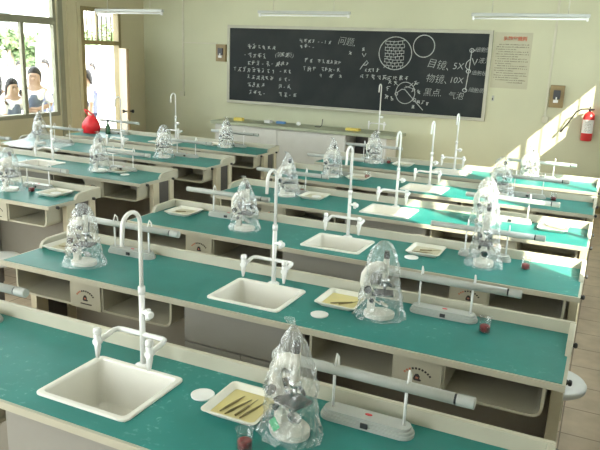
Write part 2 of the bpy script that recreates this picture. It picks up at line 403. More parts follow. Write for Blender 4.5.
def person(x, y, rz, h, label, hair_long, pose, vest=True):
    """pose: 'hand' hand to mouth, 'crossed' forearms across the waist, 'down' arms hanging"""
    k = h/1.6
    root = empty('person', (x, y, -.15), label, 'person', None, rz)
    def grow(name, nodes, edges, m, parent, sub=2):
        me = bpy.data.meshes.new(name)
        me.from_pydata([Vector(n[0])*k for n in nodes], edges, [])
        me.materials.append(M[m])
        o = bpy.data.objects.new(name, me); COL.objects.link(o); o.parent = parent
        md = o.modifiers.new('skin', 'SKIN'); md.use_smooth_shade = True
        for i, n in enumerate(nodes):
            r = n[1] if isinstance(n[1], tuple) else (n[1], n[1])
            me.skin_vertices[0].data[i].radius = (r[0]*k, r[1]*k)
        me.skin_vertices[0].data[0].use_root = True
        ss = o.modifiers.new('sub', 'SUBSURF'); ss.levels = sub; ss.render_levels = sub
        return o
    # facing +X
    if pose == 'hand':
        aL = [(0.02, .20, 1.10), (.22, .10, 1.22), (.27, .04, 1.27)]; aR = [(.06, -.20, 1.06), (.20, -.10, 1.0), (.25, -.06, 1.0)]
    elif pose == 'crossed':
        aL = [(.02, .21, 1.08), (.17, .05, 1.02), (.19, -.05, 1.03)]; aR = [(.02, -.21, 1.08), (.19, -.04, .99), (.21, .06, .99)]
    else:
        aL = [(-.01, .22, 1.05), (.03, .23, .85), (.04, .23, .77)]; aR = [(-.01, -.22, 1.05), (.03, -.23, .85), (.04, -.23, .77)]
    nodes = [((0, 0, .86), (.12, .09)), ((0, 0, 1.0), (.115, .08)), ((0, 0, 1.18), (.13, .09)), ((0, 0, 1.29), (.10, .08)), ((0, 0, 1.34), .05),
             ((.015, 0, 1.42), (.066, .072)), ((.015, 0, 1.50), (.082, .09)), ((.005, 0, 1.565), (.055, .06)),
             ((0, .15, 1.285), .05), (aL[0], .038), (aL[1], .03), (aL[2], .032),
             ((0, -.15, 1.285), .05), (aR[0], .038), (aR[1], .03), (aR[2], .032),
             ((0, .09, .80), .085), ((.01, .09, .45), .055), ((-.01, .09, .08), .04), ((.10, .09, .035), .033),
             ((0, -.09, .80), .085), ((.01, -.09, .45), .055), ((-.01, -.09, .08), .04), ((.10, -.09, .035), .033),
             ((.10, 0, 1.455), .014)]
    edges = [(0, 1), (1, 2), (2, 3), (3, 4), (4, 5), (5, 6), (6, 7), (3, 8), (8, 9), (9, 10), (10, 11), (3, 12), (12, 13), (13, 14), (14, 15),
             (0, 16), (16, 17), (17, 18), (18, 19), (0, 20), (20, 21), (21, 22), (22, 23), (5, 24)]
    grow('body', nodes, edges, 'skin', root)
    e = .012
    grow('shirt', [((0, 0, .92), (.135, .105)), ((0, 0, 1.05), (.13, .1)), ((0, 0, 1.18), (.145, .106)), ((0, 0, 1.295), (.11, .09)),
                   ((0, .155, 1.29), .064), (tuple(aL[0]), .055), ((0, -.155, 1.29), .064), (tuple(aR[0]), .055)],
         [(0, 1), (1, 2), (2, 3), (3, 4), (4, 5), (3, 6), (6, 7)], 'shirt', root)
    if vest:
        grow('vest', [((0, 0, .94), (.143, .116)), ((0, 0, 1.06), (.14, .112)), ((0, 0, 1.18), (.152, .116)), ((-.005, 0, 1.255), (.125, .1))],
             [(0, 1), (1, 2), (2, 3)], 'vest', root)
    grow('trousers', [((0, 0, .90), (.14, .105)), ((0, .09, .80), .098), ((.01, .09, .45), .07), ((-.01, .09, .1), .058), ((0, -.09, .80), .098), ((.01, -.09, .45), .07), ((-.01, -.09, .1), .058)],
         [(0, 1), (1, 2), (2, 3), (0, 4), (4, 5), (5, 6)], 'trousers', root)
    hb = MB(); rings = []
    lo = -.2 if hair_long else 0
    for i in range(9):
        th = PI*i/8*(.62)
        rings.append([hb.bm.verts.new(Vector((-.012 + .098*math.sin(th)*math.cos(a)*(1 if math.cos(a) < .2 else .86),
                                              .090*math.sin(th)*math.sin(a),
                                              1.505 + .108*math.cos(th) - (.10*max(0, -math.cos(a)+.15)*(i/8)**2)*(2.0 if hair_long else 1) + (.06*max(0, math.cos(a))*(i/8))))*k) for a in [2*PI*j/18 for j in range(18)]])
    hb.skin(rings, True, False)
    h = hb.build('hair', 'hair', root)
    sd = h.modifiers.new('thick', 'SOLIDIFY'); sd.thickness = .016*k; sd.offset = 0
    for sy in (-1, 1):
        MB().lathe([(.002, -.008), (.009, 0), (.002, .008)], n=8).build('eye', 'black', root, (.093*k, .032*sy*k, 1.49*k))
    return root
person(-8.0, 5.83, math.radians(-8), 1.52, 'person in white shirt and dark vest raising a hand to the mouth outside the window', True, 'hand')
person(-8.0, 6.27, math.radians(-55), 1.68, 'taller person in grey vest with arms crossed behind the window', False, 'crossed')
person(-8.45, 5.93, math.radians(150), 1.60, 'dark haired person cut off at the left photo edge outside the window', True, 'down')
person(-8.4, 7.80, math.radians(-120), 1.62, 'person in white shirt standing outside the open door beside its left jamb', False, 'down')
for i, (x, y, h, lb) in enumerate([(-13.0, 10.6, 1.60, 'small distant person in the yard, leftmost behind the front pupils'),
                                   (-12.5, 10.9, 1.66, 'small distant person in the yard, just left of the window mullion'),
                                   (-12.6, 11.6, 1.60, 'small distant person in the yard, to the right of the tall pupil'),
                                   (-13.4, 13.5, 1.55, 'small distant person in the yard, nearest the right window frame')]):
    p = person(x, y, random.uniform(-2, 2), h, lb, i % 2 == 0, 'down', i % 2 == 0)
    p['group'] = 'pupils standing far out in the yard'

# ---------------------------------------------------------------- benches
HX0, HX1, HY0, HY1 = -1.57, -1.205, .078, .385
def make_bench():
    r = empty('lab_bench', (0, 0, 0))
    MB().slab_hole(-L+.012, -.012, .002, D-.014, T-.012, T, HX0, HX1, HY0, HY1).build('tabletop', 'teal', r)
    e = MB().slab_hole(-L, 0, -.010, D, T-.028, T-.002, HX0-.001, HX1+.001, HY0-.001, HY1+.001)
    e.build('table_edge', 'cream', r)
    MB().prism([(D-.024, T-.002), (D+.004, T-.002), (D+.004, T+.047), (D, T+.051), (D-.012, T+.051), (D-.016, T+.047)], 'x', -L, 0).build('back_ledge', 'cream', r)
    for x0, x1 in ((-.022, .002), (-L-.002, -L+.022)):
        MB().prism([(D-.018, T-.002), (D-.018, T+.050), (D-.21, T+.046), (D-.245, T+.034), (D-.262, T+.012), (D-.268, T-.002)], 'x', x0, x1, bev=.004).build('end_ledge', 'cream', r)
    def tub(x0, x1, round_l, round_r):
        zt, zb, rr, th = T-.03, .605, .045, .011
        def arc(cx, cz, r_, a0, a1): return [(cx + r_*math.cos(a0+(a1-a0)*i/5), cz + r_*math.sin(a0+(a1-a0)*i/5)) for i in range(6)]
        def outline(o):
            a, b, z = x0+o, x1-o, zb+o
            pts = [(a, zt)]
            pts += arc(a+rr-o, z+rr-o, rr-o, PI, 1.5*PI) if round_l else [(a, z)]
            pts += arc(b-rr+o, z+rr-o, rr-o, 1.5*PI, 2*PI) if round_r else [(b, z)]
            pts += [(b, zt)]
            return pts
        out, inn = outline(0), outline(th)
        mb = MB()
        bm = mb.bm
        y0, y1 = .03, .40
        O0 = [bm.verts.new((x, y0, z)) for x, z in out]; I0 = [bm.verts.new((x, y0, z)) for x, z in inn]
        O1 = [bm.verts.new((x, y1, z)) for x, z in out]; I1 = [bm.verts.new((x, y1-.01, z)) for x, z in inn]
        n = len(out)
        for i in range(n-1):
            bm.faces.new((O0[i], O0[i+1], I0[i+1], I0[i])); bm.faces.new((O0[i], O1[i], O1[i+1], O0[i+1]))
            bm.faces.new((I0[i], I0[i+1], I1[i+1], I1[i]))
        bm.faces.new(O1); bm.faces.new(list(reversed(I1)))
        mb.build('storage_tub', 'cream', r)
    tub(-.447, -.065, False, True); tub(-1.02, -.639, True, False)
    tub(-2.156, -1.735, False, True); tub(-2.735, -2.349, True, False)
    for xc in (-.543, -2.2525):
        pn = MB().box(xc-.097, xc+.097, .02, .036, .605, T-.03, .003).build('name_panel', 'cream', r)
        lg = MB()
        def tick(cx, cz, ang, w, h, mi):
            c, s_ = math.cos(ang), math.sin(ang)
            pts = [(cx + c*a - s_*b, cz + s_*a + c*b) for a, b in ((-w, -h), (w, -h), (w, h), (-w, h))]
            lg.prism(pts, 'y', .0185, .0202, mi)
        for i in range(10):                       # arched lettering, too small to read
            a = math.radians(146 - 112*i/9)
            tick(xc + .062*math.cos(a), .648 + .052*math.sin(a), a - PI/2, .0038, .004, 1 if 2 < i else 0)
        for i in range(9): tick(xc - .028 + .008*i, .632, 0, .003, .0032, 1)
        pts = [(-.016, .655), (-.012, .648), (.014, .648), (.018, .653), (.010, .657), (.011, .668), (.004, .678), (-.006, .677), (-.012, .668)]
        lg.prism([(xc+a, z) for a, z in pts], 'y', .0185, .0203, 1)
        lg.prism([(xc+a, z) for a, z in [(-.007, .657), (.004, .657), (.006, .664), (-.005, .666)]], 'y', .0183, .0185, 0)
        lg.build('logo', ['redink', 'blackink'], pn)
    cb = MB().box(-1.665, -1.65, .045, .455, .06, T-.029).box(-1.065, -1.05, .045, .455, .06, T-.029).box(-1.65, -1.065, .44, .455, .06, T-.029).box(-1.65, -1.065, .045, .44, .06, .075)
    cab = cb.build('sink_cabinet', 'steel', r)
    MB().box(-1.662, -1.053, .03, .045, .565, T-.031, .003).build('fixed_panel', 'steel', cab)
    for x0, x1 in ((-1.662, -1.359), (-1.355, -1.053)):
        MB().box(x0, x1, .03, .045, .07, .558, .003).build('cabinet_door', 'steel', cab)
    MB().box(-1.655, -1.06, .06, .44, 0, .06).build('plinth', 'dark', r)
    for s_, xa, xb in ((1, -.05, -.006), (-1, -L+.006, -L+.05)):
        MB().box(xa, xb, .17, .255, 0, T-.028, .004).build('leg', 'leg', r)
        MB().box(xa, xb, .41, .47, 0, T-.028, .004).build('leg', 'leg', r)
        xm = (xa+xb)/2
        MB().box(xm-.006, xm+.006, .255, .41, .12, T-.028).build('slot_shade', 'dark', r)  # dark sheet standing in for the shade of the open slot between legs
        for y in (.07, .44):
            k = MB().lathe([(.012, 0), (.008, .006), (.012, .008), (.012, .016), (.007, .02)], n=12).build('end_knob', 'black', r, (0 if s_ > 0 else -L, y, T-.022))
            k.rotation_euler = (0, s_*PI/2, 0)
    MB().box(-L+.05, -.05, .47, .482, .10, T-.028).build('back_panel', 'back', r)
    return r

def make_sink():
    r = empty('sink', (0, 0, 0))
    w = .016
    def rr(x0, x1, y0, y1, z, rad, n=4):
        pts = []
        for cx, cy, a0 in ((x1-rad, y1-rad, 0), (x0+rad, y1-rad, PI/2), (x0+rad, y0+rad, PI), (x1-rad, y0+rad, 1.5*PI)):
            for i in range(n+1): pts.append(Vector((cx + rad*math.cos(a0+PI/2*i/n), cy + rad*math.sin(a0+PI/2*i/n), z)))
        return pts
    def loop(mb, spec):
        rings = [[mb.bm.verts.new(v) for v in rr(*s)] for s in spec]
        return rings
    x0, x1, y0, y1 = HX0+.006, HX1-.006, HY0+.006, HY1-.006
    mb = MB()
    o = .012
    spec = [(x0+.012, x1-.012, y0+.012, y1-.012, T-.205, .04), (x0, x1, y0, y1, T-.19, .03), (x0, x1, y0, y1, T+.001, .02), (x0-o, x1+o, y0-o, y1+o, T+.001, .024),
            (x0-o, x1+o, y0-o, y1+o, T+.006, .024), (x0-o+.004, x1+o-.004, y0-o+.004, y1+o-.004, T+.009, .022), (x0+.006, x1-.006, y0+.006, y1-.006, T+.009, .02),
            (x0+.010, x1-.010, y0+.010, y1-.010, T+.003, .02), (x0+.016, x1-.016, y0+.016, y1-.016, T-.16, .035), (x0+.035, x1-.035, y0+.035, y1-.035, T-.185, .04)]
    rings = loop(mb, spec)
    mb.skin(rings, True, True)
    mb.build('basin', 'sink', r, smooth=False)
    MB().lathe([(.026, 0), (.026, .003), (.018, .004), (.012, .002)], ((HX0+HX1)/2, (HY0+HY1)/2, T-.1851), 16).build('drain', 'chrome', r)
    return r

def make_faucet(h=.58, low=False):
    r = empty('faucet', (0, 0, 0))            # origin at its base, front towards -Y
    MB().lathe([(.030, 0), (.030, .006), (.022, .011), (.014, .013)], n=18).build('flange', 'white', r)
    R = .046; zt = h - R
    col = MB().tube([(0, 0, .008), (0, 0, .29)], .0108, 14).tube([(0, 0, .278), (0, 0, .305)], .0132, 14)
    col.build('column', 'white', r)
    pts = [(0, 0, .30), (0, 0, zt)] + [(0, -R + R*math.cos(a), zt + R*math.sin(a)) for a in [PI*i/10 for i in range(1, 11)]] + [(0, -2*R-.004, zt-.06)]
    MB().tube(pts, .0076, 12).build('spout', 'white', r)
    zc = .125
    MB().tube([(-.112, -.100, zc-.012), (-.112, -.02, zc), (-.104, -.005, zc), (-.085, 0, zc), (0, 0, zc), (.085, 0, zc), (.098, -.005, zc), (.105, -.02, zc), (.105, -.092, zc-.012)], .0095, 10).build('cross_pipe', 'white', r)
    def tap(root):
        MB().tube([(0, 0, .028), (0, 0, -.02), (0, -.003, -.06)], [.013, .012, .006], 10).build('nozzle', 'white', root)
        return MB().lathe([(.007, .024), (.013, .03), (.015, .034), (.0135, .048), (.008, .052)], n=8).build('tap_handle', 'white', root)
    for sx in (-1, 1):
        t = MB().tube([(0, .012, 0), (0, -.012, 0)], .0135, 10).build('tap', 'white', r, (-.112 if sx < 0 else .105, -.106 if sx < 0 else -.098, zc-.012))
        tap(t)
    t = MB().tube([(0, 0, 0), (.036, -.018, .004)], .0085, 10).build('tap', 'white', r, (.008, -.004, .215))
    MB().tube([(.034, -.017, -.018), (.034, -.017, .02)], .010, 10).build('nozzle', 'white', t)
    k = MB().lathe([(.007, 0), (.014, .006), (.014, .018), (.009, .022)], n=8).build('tap_handle', 'white', t, (.037, -.019, .004))
    k.rotation_euler = (0, PI/2, -.45)
    return r

def make_lamp():
    r = empty('bench_lamp', (0, 0, 0))        # origin under the middle of the base
    def rrect(hw, hd, rad, n=6):
        pts = []
        for cx, cy, a0 in ((hw-rad, hd-rad, 0), (-hw+rad, hd-rad, PI/2), (-hw+rad, -hd+rad, PI), (hw-rad, -hd+rad, 1.5*PI)):
            for i in range(n+1): pts.append((cx + rad*math.cos(a0+PI/2*i/n), cy + rad*math.sin(a0+PI/2*i/n)))
        return pts
    b = MB().prism(rrect(.152, .038, .034), 'z', 0, .012, bev=.002).prism(rrect(.147, .034, .031), 'z', .012, .022, bev=.002).prism(rrect(.141, .029, .027), 'z', .022, .033, bev=.003)
    b.build('lamp_base', 'lampgrey', r)
    MB().box(-.008, .016, -.0425, -.036, .008, .024, .002).build('socket', 'black', r)
    MB().prism([(.004 + .012*math.cos(a), .004 + .006*math.sin(a)) for a in [2*PI*i/12 for i in range(12)]], 'z', .0325, .0345).build('indicator', 'red', r)
    zt = .165
    for x in (-.115, .118):
        p = MB().tube([(x, 0, .03), (x, 0, zt-.01)], .0048, 8)
        p.tube([(x, .004, zt-.012), (x+.003, .026, zt+.003), (x+.004, .018, zt+.03), (x+.004, .002, zt+.048), (x+.006, -.010, zt+.028), (x+.004, -.014, zt+.014)], .0038, 8)
        p.build('post', 'white', r)
    MB().tube([(-.322, -.008, zt), (.262, -.008, zt)], .0172, 16).build('tube_housing', 'lampgrey', r)
    MB().tube([(.261, -.008, zt), (.270, -.008, zt)], .0158, 16).build('collar', 'black', r)
    c = MB()
    pr = []
    for i in range(12): pr += [(.269 + i*.0042, -.008, zt), (.269 + i*.0042 + .002, -.008, zt)]
    c.tube(pr + [(.3195, -.008, zt), (.3215, -.008, zt)], [.0186 if i % 2 == 0 else .0174 for i in range(24)] + [.0186, .014], 18)
    c.build('end_cap', 'lampgrey', r)
    MB().tube([(-.327, -.008, zt), (-.3215, -.008, zt)], .0165, 14).build('end_disc', 'lampgrey', r)
    return r

def make_scope():
    r = empty('microscope', (0, 0, 0))         # front towards +X
    def hshoe():
        pts = [(.074*math.cos(a), .062*math.sin(a)) for a in [2*PI*i/24 for i in range(24)]]
        return pts
    MB().prism(hshoe(), 'z', 0, .024, bev=.006).build('foot', 'micro', r)
    MB().box(-.06, -.022, -.018, .018, .022, .10, .006).build('pillar', 'micro', r)
    MB().tube([(-.038, 0, .088), (-.062, 0, .118), (-.076, 0, .155), (-.074, 0, .192), (-.055, 0, .222), (-.022, 0, .236), (.018, 0, .232)],
              [.023, .024, .023, .022, .022, .023, .024], 12, sx=1.1, sy=.9).build('arm', 'micro', r, smooth=True)
    MB().box(-.040, .062, -.042, .042, .108, .117, .003).build('stage', 'black', r)
    MB().tube([(.018, 0, .178), (.018, 0, .275)], .0145, 14).build('tube', 'micro', r)
    MB().tube([(.018, 0, .27), (.018, 0, .30), (.018, 0, .31)], [.0125, .0135, .010], 14).build('eyepiece', 'black', r)
    n = MB().lathe([(.012, .16), (.021, .166), (.021, .178), (.014, .184)], (.018, 0, 0), 14).build('nosepiece', 'chrome', r)
    MB().tube([(.018, 0, .162), (.018, 0, .135), (.018, 0, .126)], [.0075, .0075, .004], 10).build('objective', 'chrome', n)
    MB().tube([(.030, .008, .163), (.045, .014, .145), (.049, .016, .139)], [.007, .007, .004], 10).build('objective', 'black', n)
    for s_ in (-1, 1):
        MB().tube([(-.06, s_*.014, .135), (-.06, s_*.032, .135), (-.06, s_*.044, .135)], [.008, .017, .017], 14).build('focus_knob', 'black', r)
        MB().tube([(-.04, s_*.017, .082), (-.04, s_*.028, .082), (-.04, s_*.034, .082)], [.006, .011, .011], 12).build('fine_knob', 'black', r)
    m = MB().lathe([(.022, 0), (.024, .002), (.024, .006), (.02, .007)], n=16).build('mirror', 'chrome', r, (.018, 0, .055)); m.rotation_euler = (0, .5, 0)
    MB().tube([(-.022, 0, .07), (.004, 0, .058)], .004, 8).build('mirror_arm', 'micro', r)
    return r

def make_bag(seed, h=.335, r0=.098, peak=True, wide=1.0):
    rnd = random.Random(seed); mb = MB()
    n, m = 40, 22
    ph = [(rnd.uniform(0, 2*PI), rnd.choice([3, 4, 5, 6, 7, 9, 11]), rnd.uniform(.4, 1)) for _ in range(6)]
    tw = rnd.uniform(-1.4, 1.4); rings = []
    for j in range(m):
        t = j/(m-1); z = .0015 + t*h
        base = r0*(1 + (.20*wide)*max(0, 1-t*5)**1.5)*(1 - .10*math.sin(PI*t))
        if peak: base *= (1 - .88*max(0, (t-.42)/.58)**1.35)
        else: base *= (1 - .42*max(0, (t-.25)/.75))*math.sqrt(max(.02, 1 - max(0, (t-.66)/.35)**2.2))*1.08
        if wide > 1: base *= 1 + (wide-1)*1.2*max(0, 1-t*2.2)**1.6
        row = []
        for i in range(n):
            a = 2*PI*i/n
            f = sum(w*math.sin(k*a + p + tw*t*3) for p, k, w in ph)/3
            rr_ = base*(1 + .085*f*(.5+t)) + rnd.uniform(-.0075, .0075)*(1 if t < .95 else .3)
            zz = z + (rnd.uniform(-.005, .005) if 0 < j < m-1 else rnd.uniform(0, .008)*(j == 0))
            row.append(mb.bm.verts.new((rr_*math.cos(a)*1.06, rr_*math.sin(a)*.94, max(.001, zz))))
        rings.append(row)
    mb.skin(rings, False, True)
    if peak:                                    # gathered tip
        tip = []
        for j in range(3):
            tip.append([mb.bm.verts.new(((.008 + .006*j + rnd.uniform(-.003, .003))*math.cos(2*PI*i/10) + .01*j, (.006 + .005*j)*math.sin(2*PI*i/10), h - .004 + .012*j)) for i in range(10)])
        mb.skin(tip, True, False)
    o = mb.build('plastic_bag', 'film')
    for i, p in enumerate(o.data.polygons): p.use_smooth = (i*7 % 5) < 2
    return o

def make_tray(wax, name='dissecting_tray'):
    r = empty(name, (0, 0, 0))
    mb = MB(); hw, hd = .100, .108
    def rect(a, b, z, rad=.018, n=4):
        pts = []
        for cx, cy, a0 in ((a-rad, b-rad, 0), (-a+rad, b-rad, PI/2), (-a+rad, -b+rad, PI), (a-rad, -b+rad, 1.5*PI)):
            for i in range(n+1): pts.append(mb.bm.verts.new((cx + rad*math.cos(a0+PI/2*i/n), cy + rad*math.sin(a0+PI/2*i/n), z)))
        return pts
    rings = [rect(hw-.022, hd-.022, .001), rect(hw-.006, hd-.006, .018), rect(hw, hd, .021), rect(hw, hd, .024), rect(hw-.008, hd-.008, .024), rect(hw-.022, hd-.022, .006)]
    mb.skin(rings, True, True)
    mb.build('pan', 'tray', r, smooth=False)
    MB().box(-hw+.0225, hw-.0225, -hd+.0225, hd-.0225, .0062, .0085, .001).build('wax_sheet', wax, r)
    return r

def make_tweezers():
    mb = MB()
    for s_ in (-1, 1):
        mb.tube([(-.06, 0, .003), (-.03, s_*.0032, .003), (.02, s_*.0026, .003), (.06, s_*.0006, .003)], [.0020, .0022, .0018, .0008], 6)
    return mb.build('tweezers', 'tool')
def make_needle():
    return MB().tube([(-.06, 0, .004), (.01, 0, .004), (.012, 0, .004), (.06, 0, .004)], [.0038, .0038, .0015, .0008], 8).build('dissecting_needle', 'tool')
def make_dish(): return MB().lathe([(.036, 0), (.039, .001), (.040, .006), (.037, .007), (.035, .0055)], n=32).build('dish_lid', 'paper')
def make_beaker():
    r = empty('beaker', (0, 0, 0))
    MB().lathe([(.018, .001), (.024, .004), (.0245, .062), (.028, .068), (.026, .068), (.0228, .062), (.0222, .006)], n=20, cap0=True, cap1=True).build('glass', 'beaker', r)
    MB().lathe([(.0212, .0065), (.0215, .030), (.014, .034)], n=18).build('contents', 'redliq', r)
    return r

RB = lambda k: (0, (k-1)*P)
LB = lambda k: (LX, (k-1)*P)
ORD = {1: 'nearest', 2: 'second', 3: 'third', 4: 'fourth', 5: 'fifth', 6: 'farthest'}
LORD = {3: 'nearest', 4: 'second', 5: 'third', 6: 'farthest'}
def bench_phrase(side, k):
    return 'the %s %s block bench' % ((ORD if side == 'R' else LORD)[k], 'right' if side == 'R' else 'left')
rows = [('R', k) for k in range(1, 7)] + [('L', k) for k in range(3, 7)]

proto = {}
def place(kind, maker, loc, rz, label, cat, group, *a):
    key = (kind,) + a
    if key not in proto: proto[key] = o = maker(*a)
    else: o = copy_tree(proto[key])
    o.location = loc; o.rotation_euler = (0, 0, rz)
    return tag(o, label, cat, group)

BEN = {('R', 1): 'teal topped laboratory bench across the foreground, nearest of the right block',
       ('R', 6): 'farthest teal topped laboratory bench of the right block, under the fire extinguisher',
       ('L', 3): 'nearest visible teal topped laboratory bench of the left block at the left edge',
       ('L', 6): 'farthest teal topped laboratory bench of the left block, with the red bag on it'}
for s_, k in rows:
    ox, oy = RB(k) if s_ == 'R' else LB(k)
    ph = bench_phrase(s_, k)
    place('bench', make_bench, (ox, oy, 0), 0, BEN.get((s_, k), 'teal topped laboratory bench with white sink, ' + ph.replace(' bench', '').replace('the ', '', 1) + ' row from the camera'), 'lab bench', 'laboratory benches in two blocks')
    place('sink', make_sink, (ox, oy, 0), 0, 'white ceramic sink let into ' + ph, 'sink', 'sinks in the benches')
    place('faucet', make_faucet, (ox-1.391, oy+.406, T), 0, 'tall white gooseneck faucet behind the sink of ' + ph, 'faucet', 'white gooseneck faucets')
    for half, cx in (('right', -.545), ('left', -2.285)):
        if s_ == 'L' and k == 3 and half == 'left': continue
        place('lamp', make_lamp, (ox+cx, oy+.426, T), 0, 'grey tube lamp on two posts, %s half of %s' % (half, ph), 'lamp', 'tube lamps along the benches')

# microscopes under clear bags: side, row, x, y-in-bench, facing, bag seed, bag height, peaked
SC = [('R', 1, 'right', -.738, .272, -.35, 11, .345, True), ('R', 2, 'right', -.797, .275, .3, 12, .345, False), ('R', 2, 'left', -2.385, .165, .2, 13, .325, False),
      ('R', 3, 'right', -.525, .275, -1.3, 14, .40, False), ('R', 3, 'left', -2.03, .21, .2, 15, .33, True), ('R', 4, 'left', -2.26, .275, .5, 11, .34, True), ('R', 4, 'right', -.70, .275, .4, 12, .33, False),
      ('R', 5, 'right', -.755, .31, .3, 14, .34, False), ('R', 5, 'left', -2.29, .275, .1, 13, .35, True), ('R', 6, 'right', -.64, .33, .2, 12, .35, True), ('R', 6, 'left', -2.24, .30, .2, 14, .34, True),
      ('L', 3, 'right', -.64, .235, .2, 13, .335, False), ('L', 4, 'right', -.66, .24, .2, 15, .345, True), ('L', 5, 'right', -.69, .235, .1, 11, .345, False), ('L', 6, 'right', -.58, .275, .1, 15, .345, True),
      ('L', 5, 'left', -2.36, .16, 0., 16, .36, True)]
for s_, k, half, x, y, rz, seed, h, peak in SC:
    ox, oy = RB(k) if s_ == 'R' else LB(k)
    ph = '%s half of %s' % (half, bench_phrase(s_, k).replace('the ', '', 1))
    m = place('scope', make_scope, (ox+x, oy+y, T), rz, 'grey student microscope under clear plastic, ' + ph, 'microscope', 'bagged microscopes')
    if (s_, k, half) == ('R', 1, 'right'): first_scope = m
    tall = h > .38
    b = place('bag', make_bag, (ox+x+.002, oy+y, T), rz + PI*(seed % 2), ('peaked' if peak else 'rounded') + ' clear plastic bag over the microscope, ' + ph, 'plastic bag', 'clear bags over the microscopes', seed, h, .086, peak, 2.6 if seed == 16 else 1.0)
    m.scale = (.92, .92, 1.15 if tall else .98)
st = MB(); st.prism([(.0, .026), (.026, .0), (.0, -.026), (-.026, 0)], 'y', -.0665, -.0645)
st.build('sticker', 'green', first_scope, (-.005, 0, .05))['label'] = 'green diamond sticker'

# trays
TR = [('R', 1, 'right', -.930, .338, 0, 'wax', 'white enamel tray with yellow wax and brass tools'), ('R', 2, 'right', -1.0, .355, 0, 'wax', 'white enamel tray with yellow wax'),
      ('R', 2, 'left', -2.66, .355, 0, 'waxpale', 'pale enamel tray with long tools'), ('R', 3, 'right', -.87, .355, 0, 'waxpale', 'pale enamel tray with dark tools'),
      ('R', 3, 'left', -2.60, .37, 0, 'waxpale', 'pale enamel tray with a tool'), ('R', 4, 'left', -2.05, .36, 0, 'waxpale', 'pale enamel tray with a white dish in it'),
      ('R', 4, 'right', -.245, .375, 0, 'waxpale', 'pale enamel tray'),
      ('R', 5, 'left', -2.05, .36, 0, 'waxpale', 'small looking pale enamel tray'), ('R', 6, 'left', -1.92, .36, 0, 'waxpale', 'small looking pale enamel tray'),
      ('L', 3, 'right', -.26, .33, 0, 'waxpale', 'pale enamel tray with a white dish in it'), ('L', 4, 'right', -.50, .355, 0, 'waxpale', 'pale enamel tray with a tool'),
      ('L', 6, 'right', -.80, .36, 0, 'waxpale', 'pale enamel tray')]
for s_, k, half, x, y, rz, wax, lb in TR:
    ox, oy = RB(k) if s_ == 'R' else LB(k)
    ph = '%s half of %s' % (half, bench_phrase(s_, k).replace('the ', '', 1))
    place('tray', make_tray, (ox+x, oy+y-.012, T), rz, lb + ', ' + ph, 'tray', 'dissecting trays', wax)
def tool(fn, kind, x, y, rz, label, cat, z=T+.0088):
    place(kind, fn, (x, y, z), rz, label, cat, 'dissecting tools in the trays')
tool(make_tweezers, 'tweezers', -.965, .318, math.radians(79), 'brass tweezers leaning left in the nearest tray, leftmost of its tools', 'tweezers')
tool(make_tweezers, 'tweezers', -.938, .310, math.radians(74), 'brass tweezers in the nearest tray, second tool from the left', 'tweezers')
tool(make_needle, 'needle', -.912, .318, math.radians(82), 'brass needle in the nearest tray, third tool from the left', 'needle')
tool(make_tweezers, 'tweezers', -.888, .312, math.radians(77), 'brass tweezers in the nearest tray, closest to the bagged microscope', 'tweezers')
yy = P
tool(make_tweezers, 'tweezers', -.985, yy+.32, math.radians(35), 'brass tweezers in the yellow tray on the second bench back', 'tweezers')
tool(make_needle, 'needle', -.955, yy+.335, math.radians(48), 'brass needle beside the tweezers in the yellow tray, second bench back', 'needle')
tool(make_tweezers, 'tweezers', -2.65, yy+.33, math.radians(15), 'pale tweezers in the tray at the left end of the second bench back', 'tweezers')
tool(make_tweezers, 'tweezers', -.88, 2*P+.30, math.radians(10), 'dark tweezers in the right tray of the third bench back', 'tweezers')
tool(make_needle, 'needle', -.85, 2*P+.36, math.radians(25), 'dark needle in the right tray of the third bench back', 'needle')
tool(make_needle, 'needle', -2.60, 2*P+.36, math.radians(20), 'needle in the left tray of the third bench back', 'needle')
tool(make_needle, 'needle', LX-.50, 3*P+.345, math.radians(20), 'needle in the tray on the second bench back of the left block', 'needle')

for x, y, z, lb in [(-1.087, .330, T, 'round white dish lid between the sink and the tray on the nearest bench'), (-1.03, P+.15, T, 'round white dish lid in front of the yellow tray on the second bench back'),
                    (-.915, 2*P+.19, T, 'round white dish lid in front of the tray on the third bench back'), (-2.03, 3*P+.345, T+.0088, 'round white dish lying in the left tray of the fourth bench back'),
                    (LX-.25, 2*P+.315, T+.0088, 'round white dish lying in the tray of the nearest left block bench'), (LX-.37, 3*P+.24, T, 'white lid beside the tray on the second bench back, left block')]:
    place('dish', make_dish, (x, y, z), 0, lb, 'dish', 'round white lids')
for x, y, lb in [(-.812, .128, 'small glass beaker with red specimen in front of the nearest tray'), (-.347, P+.335, 'small glass beaker with red liquid on the second bench back'),
                 (-.302, 2*P+.325, 'small glass beaker with dark red liquid on the third bench back'), (-1.985, 4*P+.40, 'small dark beaker on the left half of the fifth bench back'),
                 (-2.09, 5*P+.36, 'small dark beaker on the left half of the farthest right block bench'), (LX-.47, 2*P+.285, 'small dark beaker near the bagged microscope, nearest left block bench'),
                 (-.33, 4*P+.38, 'small dark beaker on the right half of the fifth bench back'), (-2.20, 3*P+.43, 'small dark beaker by the left tray of the fourth bench back')]:
    if '-2.20' in str(x): continue
    place('beaker', make_beaker, (x, y, T), 0, lb, 'beaker', 'beakers with red contents')

